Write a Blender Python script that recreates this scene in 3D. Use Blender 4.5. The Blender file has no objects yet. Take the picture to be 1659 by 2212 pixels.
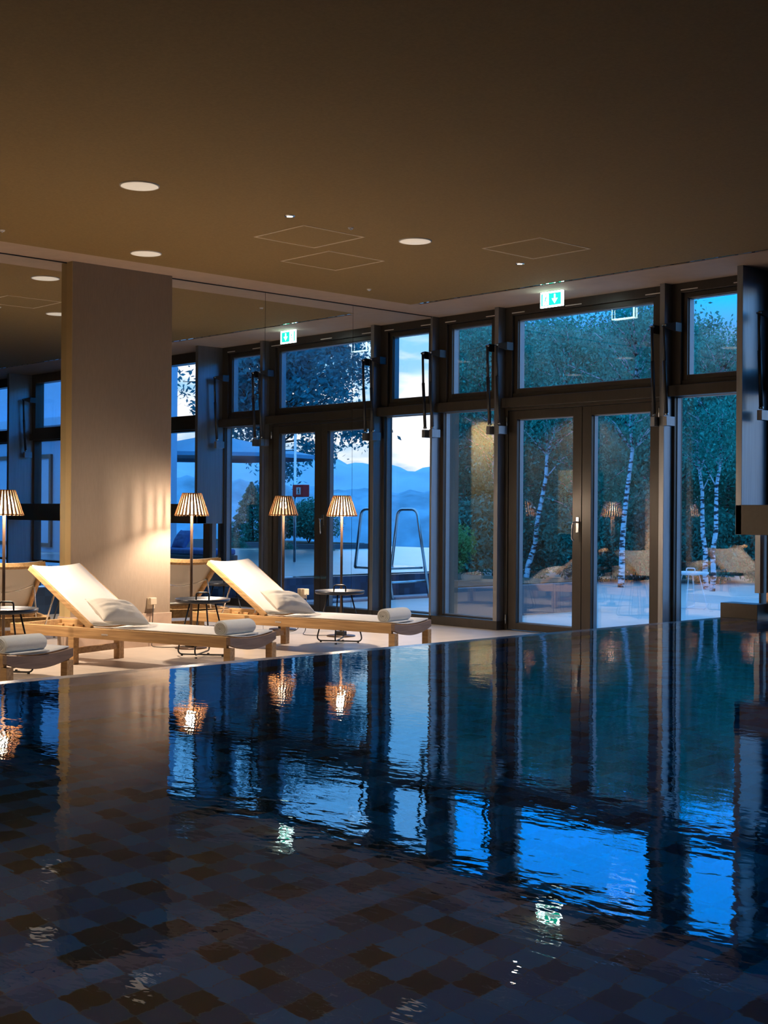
import bpy, math, random
from mathutils import Vector, Matrix, noise as mnoise
R = math.radians
rnd = random.Random(7)
sc = bpy.context.scene
COL = sc.collection

# ------------------------------------------------------------------ helpers
class MB:
    """mesh builder: collects shapes, links them as ONE object"""
    def __init__(s): s.v = []; s.f = []; s.smooth = set()
    def add(s, vs, fs, smooth=False, M=None):
        b = len(s.v)
        for p in vs:
            p = Vector(p)
            s.v.append(tuple(M @ p) if M is not None else tuple(p))
        for f in fs:
            if smooth: s.smooth.add(len(s.f))
            s.f.append(tuple(b + i for i in f))
        return s
    def box(s, x0, x1, y0, y1, z0, z1, M=None):
        if x0 > x1: x0, x1 = x1, x0
        if y0 > y1: y0, y1 = y1, y0
        if z0 > z1: z0, z1 = z1, z0
        v = [(x0,y0,z0),(x1,y0,z0),(x1,y1,z0),(x0,y1,z0),(x0,y0,z1),(x1,y0,z1),(x1,y1,z1),(x0,y1,z1)]
        return s.add(v, [(0,3,2,1),(4,5,6,7),(0,1,5,4),(1,2,6,5),(2,3,7,6),(3,0,4,7)], M=M)
    def bar(s, a, b, w, h=None, up=(0,0,1), M=None):
        a, b = Vector(a), Vector(b); h = h or w
        d = (b-a).normalized(); u = Vector(up)
        if abs(d.dot(u)) > .98: u = Vector((1,0,0))
        sd = d.cross(u).normalized(); u = sd.cross(d).normalized()
        v = []
        for p in (a, b):
            for i, j in ((-1,-1),(1,-1),(1,1),(-1,1)): v.append(p + sd*i*w/2 + u*j*h/2)
        return s.add(v, [(0,1,2,3),(7,6,5,4),(0,4,5,1),(1,5,6,2),(2,6,7,3),(3,7,4,0)], M=M)
    def tube(s, pts, r, n=8, M=None, closed=False):
        pts = [Vector(p) for p in pts]; rr = r if isinstance(r, (list, tuple)) else [r]*len(pts)
        N = len(pts); vs = []; fs = []; u = None
        for i, p in enumerate(pts):
            a = pts[(i-1) % N] if (closed or i > 0) else p
            b = pts[(i+1) % N] if (closed or i < N-1) else p
            t = (b-a).normalized()
            if u is None:
                u = t.orthogonal().normalized()
            u = (u - t*u.dot(t)).normalized(); w = t.cross(u)
            for k in range(n):
                an = 2*math.pi*k/n
                vs.append(p + (u*math.cos(an) + w*math.sin(an))*rr[i])
        for i in range(N if closed else N-1):
            j = (i+1) % N
            for k in range(n):
                fs.append((i*n+k, i*n+(k+1)%n, j*n+(k+1)%n, j*n+k))
        if not closed:
            fs.append(tuple(range(n-1,-1,-1))); fs.append(tuple((N-1)*n+k for k in range(n)))
        return s.add(vs, fs, smooth=True, M=M)
    def lathe(s, prof, n=32, M=None, smooth=True):
        vs = []; fs = []; m = len(prof)
        for k in range(n):
            a = 2*math.pi*k/n
            for r, z in prof: vs.append((r*math.cos(a), r*math.sin(a), z))
        for k in range(n):
            j = (k+1) % n
            for i in range(m-1): fs.append((k*m+i, j*m+i, j*m+i+1, k*m+i+1))
        return s.add(vs, fs, smooth=smooth, M=M)
    def build(s, name, mat, parent=None, loc=None, bevel=0, **kw):
        me = bpy.data.meshes.new(name); me.from_pydata(s.v, [], s.f)
        for i in s.smooth: me.polygons[i].use_smooth = True
        me.materials.append(mat); me.update()
        o = bpy.data.objects.new(name, me); COL.objects.link(o)
        if parent: o.parent = parent
        if loc: o.location = loc
        if bevel:
            m = o.modifiers.new('Bevel', 'BEVEL'); m.width = bevel; m.segments = 2; m.limit_method = 'ANGLE'
        if kw: tag(o, **kw)
        return o
def tag(o, label=None, cat=None, group=None, kind=None):
    if label: o['label'] = label
    if cat: o['category'] = cat
    if group: o['group'] = group
    if kind: o['kind'] = kind
    return o
def empty(name, loc=(0,0,0), rz=0, **kw):
    o = bpy.data.objects.new(name, None); o.location = loc; o.rotation_euler = (0,0,rz)
    o.empty_display_size = .1; COL.objects.link(o)
    return tag(o, **kw)
def copy_tree(o, parent=None):
    c = o.copy(); COL.objects.link(c)
    if parent: c.parent = parent
    for ch in list(o.children): copy_tree(ch, c)
    return c
def dup(o, loc, rz=0, label=None, sc_=None, group=None):
    c = copy_tree(o); c.location = loc; c.rotation_euler = (0,0,rz)
    if label: c['label'] = label
    if group: c['group'] = group
    if sc_: c.scale = sc_ if isinstance(sc_, (tuple, list)) else (sc_,)*3
    return c
def fillet(pts, r, n=5):
    pts = [Vector(p) for p in pts]; out = [pts[0]]
    for i in range(1, len(pts)-1):
        p = pts[i]; a = (pts[i-1]-p); b = (pts[i+1]-p)
        ra = min(r, a.length*.48); rb = min(r, b.length*.48)
        A = p + a.normalized()*ra; B = p + b.normalized()*rb
        for k in range(n+1):
            t = k/n; out.append(A*(1-t)**2 + p*2*t*(1-t) + B*t*t)
    out.append(pts[-1]); return out

# ------------------------------------------------------------------ materials
def nt(name):
    m = bpy.data.materials.new(name); m.use_nodes = True
    t = m.node_tree; t.nodes.clear(); o = t.nodes.new('ShaderNodeOutputMaterial')
    return m, t, o
def node(t, typ, **kw):
    n = t.nodes.new(typ)
    for k, v in kw.items():
        if k.startswith('i_'):
            key = k[2:]
            n.inputs[int(key) if key.isdigit() else key.replace('_', ' ')].default_value = v
        else: setattr(n, k, v)
    return n
def pbr(name, col, rough=.5, metal=0, var=.12, scale=12, stretch=(1,1,1), bump=0, bscale=None, spec=None, col2=None):
    m, t, o = nt(name)
    b = node(t, 'ShaderNodeBsdfPrincipled'); b.inputs['Roughness'].default_value = rough; b.inputs['Metallic'].default_value = metal
    if spec is not None: b.inputs['Specular IOR Level'].default_value = spec
    tc = node(t, 'ShaderNodeTexCoord'); mp = node(t, 'ShaderNodeMapping'); mp.inputs['Scale'].default_value = stretch
    t.links.new(tc.outputs['Object'], mp.inputs[0])
    nz = node(t, 'ShaderNodeTexNoise'); nz.inputs['Scale'].default_value = scale; nz.inputs['Detail'].default_value = 4
    t.links.new(mp.outputs[0], nz.inputs['Vector'])
    r = node(t, 'ShaderNodeValToRGB'); e = r.color_ramp.elements
    c2 = col2 or tuple(min(1, c*(1+var)) for c in col)
    e[0].position = .3; e[0].color = tuple(c*(1-var) for c in col)+(1,); e[1].position = .7; e[1].color = tuple(c2)+(1,)
    t.links.new(nz.outputs[0], r.inputs[0]); t.links.new(r.outputs[0], b.inputs['Base Color'])
    if bump:
        n2 = node(t, 'ShaderNodeTexNoise'); n2.inputs['Scale'].default_value = bscale or scale*4; n2.inputs['Detail'].default_value = 3
        t.links.new(mp.outputs[0], n2.inputs['Vector'])
        bp = node(t, 'ShaderNodeBump'); bp.inputs['Strength'].default_value = bump; bp.inputs['Distance'].default_value = .01
        t.links.new(n2.outputs[0], bp.inputs['Height']); t.links.new(bp.outputs[0], b.inputs['Normal'])
    t.links.new(b.outputs[0], o.inputs[0]); return m
def emis(name, col, strength):
    m, t, o = nt(name); e = node(t, 'ShaderNodeEmission'); e.inputs[0].default_value = col+(1,); e.inputs[1].default_value = strength
    t.links.new(e.outputs[0], o.inputs[0]); return m

M = {}
M['ceil'] = pbr('ceiling_brown', (.365,.24,.09), .85, var=.08, scale=60, bump=.15)
M['border'] = pbr('ceiling_border_beige', (.62,.47,.36), .8, var=.04, scale=8)
M['groove'] = pbr('groove_light', (.95,.78,.55), .6, var=.03)
M['white'] = pbr('white_plaster', (.85,.83,.80), .5, var=.03)
M['pier'] = pbr('pier_taupe_wallcovering', (.30,.235,.18), .75, var=.05, scale=90, stretch=(1,1,.15), bump=.1)
M['stone'] = pbr('baseboard_stone', (.50,.37,.29), .45, var=.08, scale=14)
M['cream'] = pbr('cream_wallcovering', (.72,.60,.34), .8, var=.05, scale=20)
M['wallback'] = pbr('back_wall_brown', (.16,.115,.08), .7, var=.1, scale=3)
M['pierlit'] = pbr('pier_side_lamplit', (.50,.36,.17), .5, var=.05, scale=6)  # side of the taupe pier, warm lamp light put into its colour
M['bronze'] = pbr('bronze_anodised_frame', (.060,.052,.045), .30, metal=.35, var=.06, scale=30, stretch=(1,1,.1))
M['bronze2'] = pbr('pillar_brushed_bronze', (.30,.31,.33), .34, metal=.8, var=.08, scale=50, stretch=(1,1,.05))
M['bronze3'] = pbr('bronze_sheet', (.11,.092,.072), .4, metal=.3, var=.06, scale=30)
M['blackmetal'] = pbr('black_powder_coat', (.022,.022,.024), .42, var=.1)
M['polebrown'] = pbr('lamp_pole_dark_brown', (.06,.035,.022), .35, metal=.3, var=.1)
M['steel'] = pbr('stainless_steel', (.62,.63,.65), .22, metal=1, var=.04, scale=30)
M['alu'] = pbr('brushed_aluminium', (.75,.75,.76), .18, metal=1, var=.04, scale=30)
M['slot'] = pbr('slot_diffuser_metal', (.55,.58,.62), .06, metal=1, var=.25, scale=9, stretch=(3,1,1))
M['gasket'] = pbr('black_gasket', (.012,.012,.014), .5, var=.1)
M['teak'] = pbr('golden_teak', (.50,.285,.115), .5, var=.22, scale=9, stretch=(.35,6,6), bump=.12, bscale=40, col2=(.66,.41,.19))
M['teakgrey'] = pbr('weathered_teak', (.27,.18,.135), .6, var=.2, scale=9, stretch=(6,.5,6), bump=.15, bscale=40)
M['slatwood'] = pbr('lamp_slat_wood', (.40,.20,.075), .55, var=.2, scale=20)
M['sling'] = pbr('sling_mesh_white', (.80,.78,.76), .8, var=.03, scale=400, bump=.25, bscale=900)
M['pillow'] = pbr('pillow_linen', (.66,.62,.56), .9, var=.05, scale=300, bump=.3, bscale=500)
M['towel'] = pbr('towel_terry', (.93,.93,.92), .95, var=.04, scale=200, bump=.7, bscale=420)
M['plugp'] = pbr('socket_plastic', (.62,.52,.40), .4, var=.02)
M['cable'] = pbr('cable_black', (.02,.02,.02), .5)
M['tray'] = pbr('tray_dark_blue_grey', (.035,.042,.06), .3, metal=.3, var=.1)
M['traywhite'] = pbr('tray_white', (.8,.82,.85), .4, var=.02)
M['granite'] = pbr('granite_block', (.12,.13,.15), .7, var=.4, scale=120, bump=.15)
M['terrace'] = pbr('terrace_slab', (.58,.58,.58), .5, var=.06, scale=3)
M['bark'] = pbr('dark_bark', (.05,.04,.035), .9, var=.3, scale=20, bump=.4)
M['redbox'] = pbr('red_enamel', (.62,.03,.025), .35, var=.04)
M['blackfig'] = pbr('pictogram_black', (.015,.015,.015), .6)
M['bluecloth'] = pbr('blue_fabric', (.06,.12,.30), .9, var=.2, scale=20)
M['parasol'] = pbr('parasol_fabric', (.22,.42,.56), .9, var=.06)
M['renderwall'] = pbr('house_render', (.55,.65,.78), .9, var=.03)
M['hillnear_haze'] = pbr('hill_near_hazed', (.24,.44,.54), 1, var=.35, scale=.25, bump=0)  # paled and blued: distance haze is put into this colour
M['hillfar_haze'] = pbr('hill_far', (.48,.66,.78), 1, var=.15, scale=.05)  # ridge colour stands in for mist over the lake
M['lake'] = pbr('lake_water', (.25,.32,.36), .12, var=.1, scale=.02)
M['soil'] = pbr('forest_soil', (.035,.04,.025), .95, var=.4, scale=3)
M['reflector'] = pbr('polished_reflector', (.62,.44,.30), .12, metal=.9, var=.05)  # stands in for lit loungers reflected in the lock glass

def leafmat(name, c1, c2, tr=.25):
    m, t, o = nt(name)
    g = node(t, 'ShaderNodeNewGeometry'); r = node(t, 'ShaderNodeValToRGB'); e = r.color_ramp.elements
    e[0].color = c1+(1,); e[1].color = c2+(1,)
    t.links.new(g.outputs['Random Per Island'], r.inputs[0])
    d = node(t, 'ShaderNodeBsdfDiffuse'); tl = node(t, 'ShaderNodeBsdfTranslucent'); mx = node(t, 'ShaderNodeMixShader'); mx.inputs[0].default_value = tr
    t.links.new(r.outputs[0], d.inputs[0]); t.links.new(r.outputs[0], tl.inputs[0])
    t.links.new(d.outputs[0], mx.inputs[1]); t.links.new(tl.outputs[0], mx.inputs[2]); t.links.new(mx.outputs[0], o.inputs[0]); return m
M['leaf'] = leafmat('birch_leaf', (.004,.19,.15), (.07,.56,.43), .4)
M['leafdark'] = leafmat('conifer_needles', (.004,.13,.10), (.03,.32,.24), .2)
M['leaflight'] = leafmat('shrub_leaf', (.04,.20,.06), (.16,.46,.20), .3)
M['leafgarden'] = leafmat('garden_needles', (.015,.16,.12), (.07,.40,.30), .2)
M['leafoak'] = leafmat('maple_leaf', (.02,.17,.20), (.06,.38,.42), .4)

# birch bark: white with dark horizontal marks
m, t, o = nt('birch_bark'); b = node(t, 'ShaderNodeBsdfPrincipled'); b.inputs['Roughness'].default_value = .8
tc = node(t, 'ShaderNodeTexCoord'); mp = node(t, 'ShaderNodeMapping'); mp.inputs['Scale'].default_value = (4,4,14)
nz = node(t, 'ShaderNodeTexNoise'); nz.inputs['Scale'].default_value = 1.0; nz.inputs['Detail'].default_value = 5
r = node(t, 'ShaderNodeValToRGB'); e = r.color_ramp.elements; e[0].position = .44; e[0].color = (.03,.03,.035,1); e[1].position = .52; e[1].color = (.62,.66,.70,1)
t.links.new(tc.outputs['Object'], mp.inputs[0]); t.links.new(mp.outputs[0], nz.inputs['Vector']); t.links.new(nz.outputs[0], r.inputs[0])
t.links.new(r.outputs[0], b.inputs['Base Color']); t.links.new(b.outputs[0], o.inputs[0]); M['birch'] = m

# floor: pale tiles with thin joints
def tiled(name, col, size, joint, rough, jcol):
    m, t, o = nt(name); b = node(t, 'ShaderNodeBsdfPrincipled'); b.inputs['Roughness'].default_value = rough
    tc = node(t, 'ShaderNodeTexCoord')
    br = node(t, 'ShaderNodeTexBrick'); br.offset = 0; br.inputs['Scale'].default_value = 1; br.inputs['Brick Width'].default_value = size[0]; br.inputs['Row Height'].default_value = size[1]
    br.inputs['Mortar Size'].default_value = joint; br.inputs['Color1'].default_value = col+(1,); br.inputs['Color2'].default_value = tuple(c*.96 for c in col)+(1,)
    br.inputs['Mortar'].default_value = jcol+(1,)
    t.links.new(tc.outputs['Object'], br.inputs['Vector'])
    nz = node(t, 'ShaderNodeTexNoise'); nz.inputs['Scale'].default_value = 5; nz.inputs['Detail'].default_value = 6
    t.links.new(tc.outputs['Object'], nz.inputs['Vector'])
    mx = node(t, 'ShaderNodeMix', data_type='RGBA', blend_type='MULTIPLY'); mx.inputs[0].default_value = .25
    t.links.new(br.outputs[0], mx.inputs[6]); t.links.new(nz.outputs[0], mx.inputs[7]); t.links.new(mx.outputs[2], b.inputs['Base Color'])
    t.links.new(b.outputs[0], o.inputs[0]); return m
M['floor'] = tiled('floor_pale_tiles', (.66,.57,.49), (1.2,.6), .004, .38, (.42,.36,.30))

# pool mosaic: random dark / blue / teal squares
m, t, o = nt('pool_mosaic_tiles'); b = node(t, 'ShaderNodeBsdfPrincipled'); b.inputs['Roughness'].default_value = .35
TS = .105
g = node(t, 'ShaderNodeNewGeometry')
sx = node(t, 'ShaderNodeVectorMath', operation='SCALE'); sx.inputs['Scale'].default_value = 1/TS; t.links.new(g.outputs['Position'], sx.inputs[0])
off = node(t, 'ShaderNodeVectorMath', operation='ADD'); off.inputs[1].default_value = (.013,.017,.37); t.links.new(sx.outputs[0], off.inputs[0])
fl = node(t, 'ShaderNodeVectorMath', operation='FLOOR'); t.links.new(off.outputs[0], fl.inputs[0])
wn = node(t, 'ShaderNodeTexWhiteNoise', noise_dimensions='3D'); t.links.new(fl.outputs[0], wn.inputs['Vector'])
cr = node(t, 'ShaderNodeValToRGB'); cr.color_ramp.interpolation = 'CONSTANT'; e = cr.color_ramp.elements
e[0].position = 0; e[0].color = (.02,.015,.012,1); e[1].position = .30; e[1].color = (.006,.22,.34,1)
for p, c in ((.5,(.008,.15,.26,1)),(.68,(.006,.27,.40,1)),(.86,(.015,.09,.15,1))):
    q = e.new(p); q.color = c
ck = node(t, 'ShaderNodeTexChecker'); ck.inputs['Scale'].default_value = 1; ck.inputs[1].default_value = (0,0,0,1); ck.inputs[2].default_value = (1,1,1,1)
cof = node(t, 'ShaderNodeVectorMath', operation='MULTIPLY_ADD'); cof.inputs[1].default_value = (1,1,0); cof.inputs[2].default_value = (.5,.5,.5); t.links.new(fl.outputs[0], cof.inputs[0]); t.links.new(cof.outputs[0], ck.inputs[0])
pw_ = node(t, 'ShaderNodeMapRange'); pw_.inputs[3].default_value = .22; pw_.inputs[4].default_value = -.14; t.links.new(ck.outputs['Fac'], pw_.inputs[0])
ad_ = node(t, 'ShaderNodeMath', operation='ADD', use_clamp=True); t.links.new(wn.outputs['Value'], ad_.inputs[0]); t.links.new(pw_.outputs[0], ad_.inputs[1]); t.links.new(ad_.outputs[0], cr.inputs[0])
fr = node(t, 'ShaderNodeVectorMath', operation='FRACTION'); t.links.new(off.outputs[0], fr.inputs[0])
sp = node(t, 'ShaderNodeSeparateXYZ'); t.links.new(fr.outputs[0], sp.inputs[0])
def edge(sock):
    a = node(t, 'ShaderNodeMath', operation='SUBTRACT'); a.inputs[1].default_value = .5; t.links.new(sock, a.inputs[0])
    c = node(t, 'ShaderNodeMath', operation='ABSOLUTE'); t.links.new(a.outputs[0], c.inputs[0]); return c.outputs[0]
mxm = node(t, 'ShaderNodeMath', operation='MAXIMUM'); t.links.new(edge(sp.outputs[0]), mxm.inputs[0]); t.links.new(edge(sp.outputs[1]), mxm.inputs[1])
gt = node(t, 'ShaderNodeMath', operation='GREATER_THAN'); gt.inputs[1].default_value = .485; t.links.new(mxm.outputs[0], gt.inputs[0])
mix = node(t, 'ShaderNodeMix', data_type='RGBA'); t.links.new(gt.outputs[0], mix.inputs[0]); t.links.new(cr.outputs[0], mix.inputs[6]); mix.inputs[7].default_value = (.10,.14,.13,1)
t.links.new(mix.outputs[2], b.inputs['Base Color']); t.links.new(b.outputs[0], o.inputs[0]); M['mosaic'] = m
mw, t, o = nt('pool_wall_tiles'); b = node(t, 'ShaderNodeBsdfPrincipled'); b.inputs['Roughness'].default_value = .2
g = node(t, 'ShaderNodeNewGeometry'); sx = node(t, 'ShaderNodeVectorMath', operation='SCALE'); sx.inputs['Scale'].default_value = 1/.1; t.links.new(g.outputs['Position'], sx.inputs[0])
fl = node(t, 'ShaderNodeVectorMath', operation='FLOOR'); t.links.new(sx.outputs[0], fl.inputs[0]); wn = node(t, 'ShaderNodeTexWhiteNoise', noise_dimensions='3D'); t.links.new(fl.outputs[0], wn.inputs['Vector'])
cr = node(t, 'ShaderNodeValToRGB'); cr.color_ramp.elements[0].color = (.008,.02,.05,1); cr.color_ramp.elements[1].color = (.03,.07,.14,1); t.links.new(wn.outputs['Value'], cr.inputs[0])
t.links.new(cr.outputs[0], b.inputs['Base Color']); t.links.new(b.outputs[0], o.inputs[0]); M['poolwall'] = mw

def two_sided_ior(t, fz, ior):
    g = node(t, 'ShaderNodeNewGeometry'); q = node(t, 'ShaderNodeMapRange'); q.inputs[3].default_value = ior; q.inputs[4].default_value = 1/ior
    t.links.new(g.outputs['Backfacing'], q.inputs[0]); t.links.new(q.outputs[0], fz.inputs[0])
# pool water
def water(name, rough, dist, tint, fine):
    m, t, o = nt(name)
    gl = node(t, 'ShaderNodeBsdfGlossy'); gl.inputs['Roughness'].default_value = rough; gl.inputs[0].default_value = (1,1,1,1)
    rf = node(t, 'ShaderNodeBsdfRefraction'); rf.inputs[0].default_value = tint; rf.inputs['Roughness'].default_value = 0; rf.inputs['IOR'].default_value = 1.33
    fz = node(t, 'ShaderNodeFresnel'); two_sided_ior(t, fz, 1.36)
    tc = node(t, 'ShaderNodeTexCoord')
    def wave(scale, rot, dist, detail=2, stretch=(1,1,1)):
        mp = node(t, 'ShaderNodeMapping'); mp.inputs['Rotation'].default_value = (0,0,R(rot)); mp.inputs['Scale'].default_value = stretch
        t.links.new(tc.outputs['Object'], mp.inputs[0])
        n = node(t, 'ShaderNodeTexNoise'); n.inputs['Scale'].default_value = scale; n.inputs['Detail'].default_value = detail; n.inputs['Distortion'].default_value = dist
        t.links.new(mp.outputs[0], n.inputs['Vector']); return n
    w1 = wave(1.1, 20, .3, 1); w2 = wave(7, -43, .5, 2, (.6,1,1)); w3 = wave(26, -43, .3, 2, (.5,1,1)); pm = wave(.33, 0, 0, 1)
    ramp = node(t, 'ShaderNodeMapRange'); ramp.inputs[1].default_value = .48; ramp.inputs[2].default_value = .70; ramp.inputs[3].default_value = .10; ramp.inputs[4].default_value = 1.0
    t.links.new(pm.outputs[0], ramp.inputs[0])
    def mul(a, b):
        n = node(t, 'ShaderNodeMath', operation='MULTIPLY'); t.links.new(a, n.inputs[0])
        if isinstance(b, float): n.inputs[1].default_value = b
        else: t.links.new(b, n.inputs[1])
        return n.outputs[0]
    def add(a, b):
        n = node(t, 'ShaderNodeMath', operation='ADD'); t.links.new(a, n.inputs[0]); t.links.new(b, n.inputs[1]); return n.outputs[0]
    h = add(add(mul(w1.outputs[0], .55), mul(mul(w2.outputs[0], ramp.outputs[0]), .28*fine)), mul(w3.outputs[0], .085*fine))
    bp = node(t, 'ShaderNodeBump'); bp.inputs['Strength'].default_value = 1; bp.inputs['Distance'].default_value = dist; t.links.new(h, bp.inputs['Height'])
    for n in (gl, fz, rf): t.links.new(bp.outputs[0], n.inputs['Normal'])
    mx = node(t, 'ShaderNodeMixShader'); t.links.new(fz.outputs[0], mx.inputs[0]); t.links.new(rf.outputs[0], mx.inputs[1]); t.links.new(gl.outputs[0], mx.inputs[2]); t.links.new(mx.outputs[0], o.inputs[0])
    return m
M['water'] = water('pool_water_surface', 0, .0045, (.25,.80,1,1), 1.0)
M['water_out'] = water('outdoor_pool_surface', .28, .012, (.45,.85,1,1), 3.0)

# window glass: clear, reflecting by angle
m, t, o = nt('window_glass')
gl = node(t, 'ShaderNodeBsdfGlossy'); gl.inputs['Roughness'].default_value = 0; tr = node(t, 'ShaderNodeBsdfTransparent'); tr.inputs[0].default_value = (.985,.995,1,1)
fz = node(t, 'ShaderNodeFresnel'); two_sided_ior(t, fz, 2.3)
mx = node(t, 'ShaderNodeMixShader'); t.links.new(fz.outputs[0], mx.inputs[0]); t.links.new(tr.outputs[0], mx.inputs[1]); t.links.new(gl.outputs[0], mx.inputs[2]); t.links.new(mx.outputs[0], o.inputs[0])
M['glass'] = m
M['bead'] = pbr('glazing_bead_grey', (.30,.31,.33), .35, metal=.5, var=.04)
m, t, o = nt('mirror_silver'); gl = node(t, 'ShaderNodeBsdfGlossy'); gl.inputs['Roughness'].default_value = 0; gl.inputs[0].default_value = (.86,.89,.90,1)
t.links.new(gl.outputs[0], o.inputs[0]); M['mirror'] = m
m, t, o = nt('lamp_liner'); tl = node(t, 'ShaderNodeBsdfTranslucent'); tl.inputs[0].default_value = (.30,.26,.20,1); tr = node(t, 'ShaderNodeBsdfTransparent')
mx = node(t, 'ShaderNodeMixShader'); mx.inputs[0].default_value = .5; t.links.new(tr.outputs[0], mx.inputs[1]); t.links.new(tl.outputs[0], mx.inputs[2]); t.links.new(mx.outputs[0], o.inputs[0])
M['liner'] = m
M['bulb'] = emis('bulb_glow', (1,.82,.58), 20)
M['spot'] = emis('spotlight_glow', (1,.90,.72), 150)
m, t, o = nt('opal_diffuser'); b = node(t, 'ShaderNodeBsdfPrincipled'); b.inputs['Base Color'].default_value = (.85,.8,.72,1); b.inputs['Emission Color'].default_value = (1,.82,.62,1); b.inputs['Emission Strength'].default_value = .42
t.links.new(b.outputs[0], o.inputs[0]); M['opal'] = m
M['exitwhite'] = emis('exit_sign_white', (.75,1,.97), 6.5)
M['exitgreen'] = emis('exit_sign_green', (.01,.60,.36), 2.2)

# ------------------------------------------------------------------ setting
W = .302          # water level
ZC = 3.127        # ceiling
MB().box(0,3.628,-12.2,.0,-.2,0).build('floor', M['floor'], label='pale tiled floor beside the raised pool', cat='floor', kind='structure')
c = empty('ceiling', (0,0,0), label='brown painted ceiling with beige border', cat='ceiling', kind='structure')
MB().box(.405,14,-12.2,-.865,ZC,ZC+.12).build('panel', M['ceil'], c)
MB().box(0,.405,-12.2,-.865,ZC,ZC+.12).box(0,.486,-.865,0,ZC,ZC+.12).box(.486,14,-.808,0,ZC,ZC+.12).build('border', M['border'], c)
sl = MB().box(.486,14,-.865,-.808,ZC+.004,ZC+.1)
sl.build('air_slot', M['slot'], c)
ds = MB()
for i in range(90):
    x = .56 + i*.147; ds.box(x, x+.02, -.845, -.828, ZC-.0005, ZC+.006)
ds.build('slot_slats', M['blackmetal'], c)
def ring_square(x0,x1,y0,y1,w,z):
    return MB().box(x0,x1,y0,y0+w,z,z+.004).box(x0,x1,y1-w,y1,z,z+.004).box(x0,x0+w,y0+w,y1-w,z,z+.004).box(x1-w,x1,y0+w,y1-w,z,z+.004)
for (x0,x1,y0,y1,lab) in ((1.867,2.435,-3.88,-3.305,'square ceiling hatch outline nearest the lit spotlight, larger looking of the left pair'),
                          (1.27,1.862,-3.155,-2.573,'square ceiling hatch outline nearest the mirrored wall'),
                          (2.75,3.32,-2.405,-1.815,'square ceiling hatch outline above the pool, right of the white light disc')):
    h = empty('ceiling_hatch', ((x0+x1)/2,(y0+y1)/2,ZC), label=lab, cat='hatch', group='square hatches in the brown ceiling')
    a = (x1-x0)/2; b_ = (y1-y0)/2
    ring_square(-a,a,-b_,b_,.014,-.003).build('frame', M['groove'], h)
    MB().box(-a+.016,a-.016,-b_+.016,b_-.016,-.001,.003).build('panel', M['ceil'], h)
for (x,y,lab) in ((2.59,-5.31,'round white flush light disc in the ceiling, largest, above the column'),
                  (.78,-4.09,'round white ceiling disc beside the beige border near the column top'),
                  (2.59,-2.95,'round white ceiling disc between the square hatches')):
    d = empty('ceiling_light', (x,y,ZC), label=lab, cat='ceiling light', group='white discs in the ceiling')
    MB().lathe([(0,-.006),(.112,-.006),(.118,-.003),(.119,0)], 40).build('diffuser', M['opal'], d)
    MB().lathe([(.113,-.007),(.121,-.006),(.122,0)], 40).build('rim', M['white'], d)
for (x,y,lab) in ((2.60,-3.59,'tiny white round sensor in the ceiling beside the hatch'),(.78,-1.75,'tiny bright sensor in the ceiling near the mirrored wall corner'),(.78,-5.29,'tiny bright sensor in the ceiling at the left edge')):
    d = empty('ceiling_sensor', (x,y,ZC), label=lab, cat='sensor', group='small sensors in the ceiling')
    MB().lathe([(0,-.012),(.015,-.011),(.020,-.004),(.021,0)], 20).build('cover', M['white'], d)
    MB().lathe([(0,-.018),(.006,-.017),(.007,-.011)], 12).build('tip', M['alu'], d)
for (x,y,lab) in ((2.584,-4.125,'small lit round spotlight in the ceiling, the brighter one beside the near hatch'),
                  (2.545,-1.735,'small lit round spotlight in the ceiling below the right hatch'),
                  (2.58,-6.5,'added unseen ceiling spotlight past the left edge, lighting floor and towel')):  # last spot is added out of view to light the left floor and towel
    d = empty('ceiling_spotlight', (x,y,ZC), label=lab, cat='spotlight', group='lit spotlights in the brown ceiling')
    MB().lathe([(.020,-.006),(.033,-.005),(.036,0)], 24).build('rim', M['alu'], d)
    MB().lathe([(0,-.003),(.021,-.004),(.021,0)], 20).build('bulb', M['spot'], d)
    L = bpy.data.lights.new('spot_light','SPOT'); L.energy = 170; L.color = (1,.84,.66); L.spot_size = R(70); L.spot_blend = .8; L.shadow_soft_size = .02
    lo = bpy.data.objects.new('spot_light', L); lo.location = (0,0,-.02); lo.parent = d; COL.objects.link(lo)

# mirror wall (left) : panels between the corner, the pier and beyond
wl = empty('wall_left', (0,0,0), label='mirror clad left wall with thin vertical seams', cat='wall', kind='structure')
MB().box(-.20,-.008,-12.2,.25,-.2,ZC+.12).build('backing', M['wallback'], wl)
seams = [-.168,-1.243,-2.31,-3.376]
for a, b in ((-1.243,-.168),(-2.31,-1.243),(-3.376,-2.31),(-6.2,-4.323),(-8.1,-6.2),(-10.,-8.1),(-12.2,-10)):
    MB().box(-.006,0,a+.002,b-.002,.0,ZC-.008).build('mirror_panel', M['mirror'], wl)
tr_ = MB().box(-.007,.003,-12.2,-4.33,ZC-.009,ZC-.001).box(-.007,.003,-3.37,-.168,ZC-.009,ZC-.001)
tr_.build('top_trim', M['gasket'], wl)
pr = empty('wall_pier', (0,0,0), label='wide taupe pier standing proud of the mirrored wall', cat='pillar', kind='structure')
MB().box(.0,.085,-4.323,-3.376,0,ZC).build('pier_body', M['pier'], pr)
MB().box(.0,.084,-4.327,-4.323,0,ZC).build('pier_side', M['pierlit'], pr)
MB().box(.0,.100,-4.335,-3.368,0,.277).build('stone_base', M['stone'], pr, bevel=.002)
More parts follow.
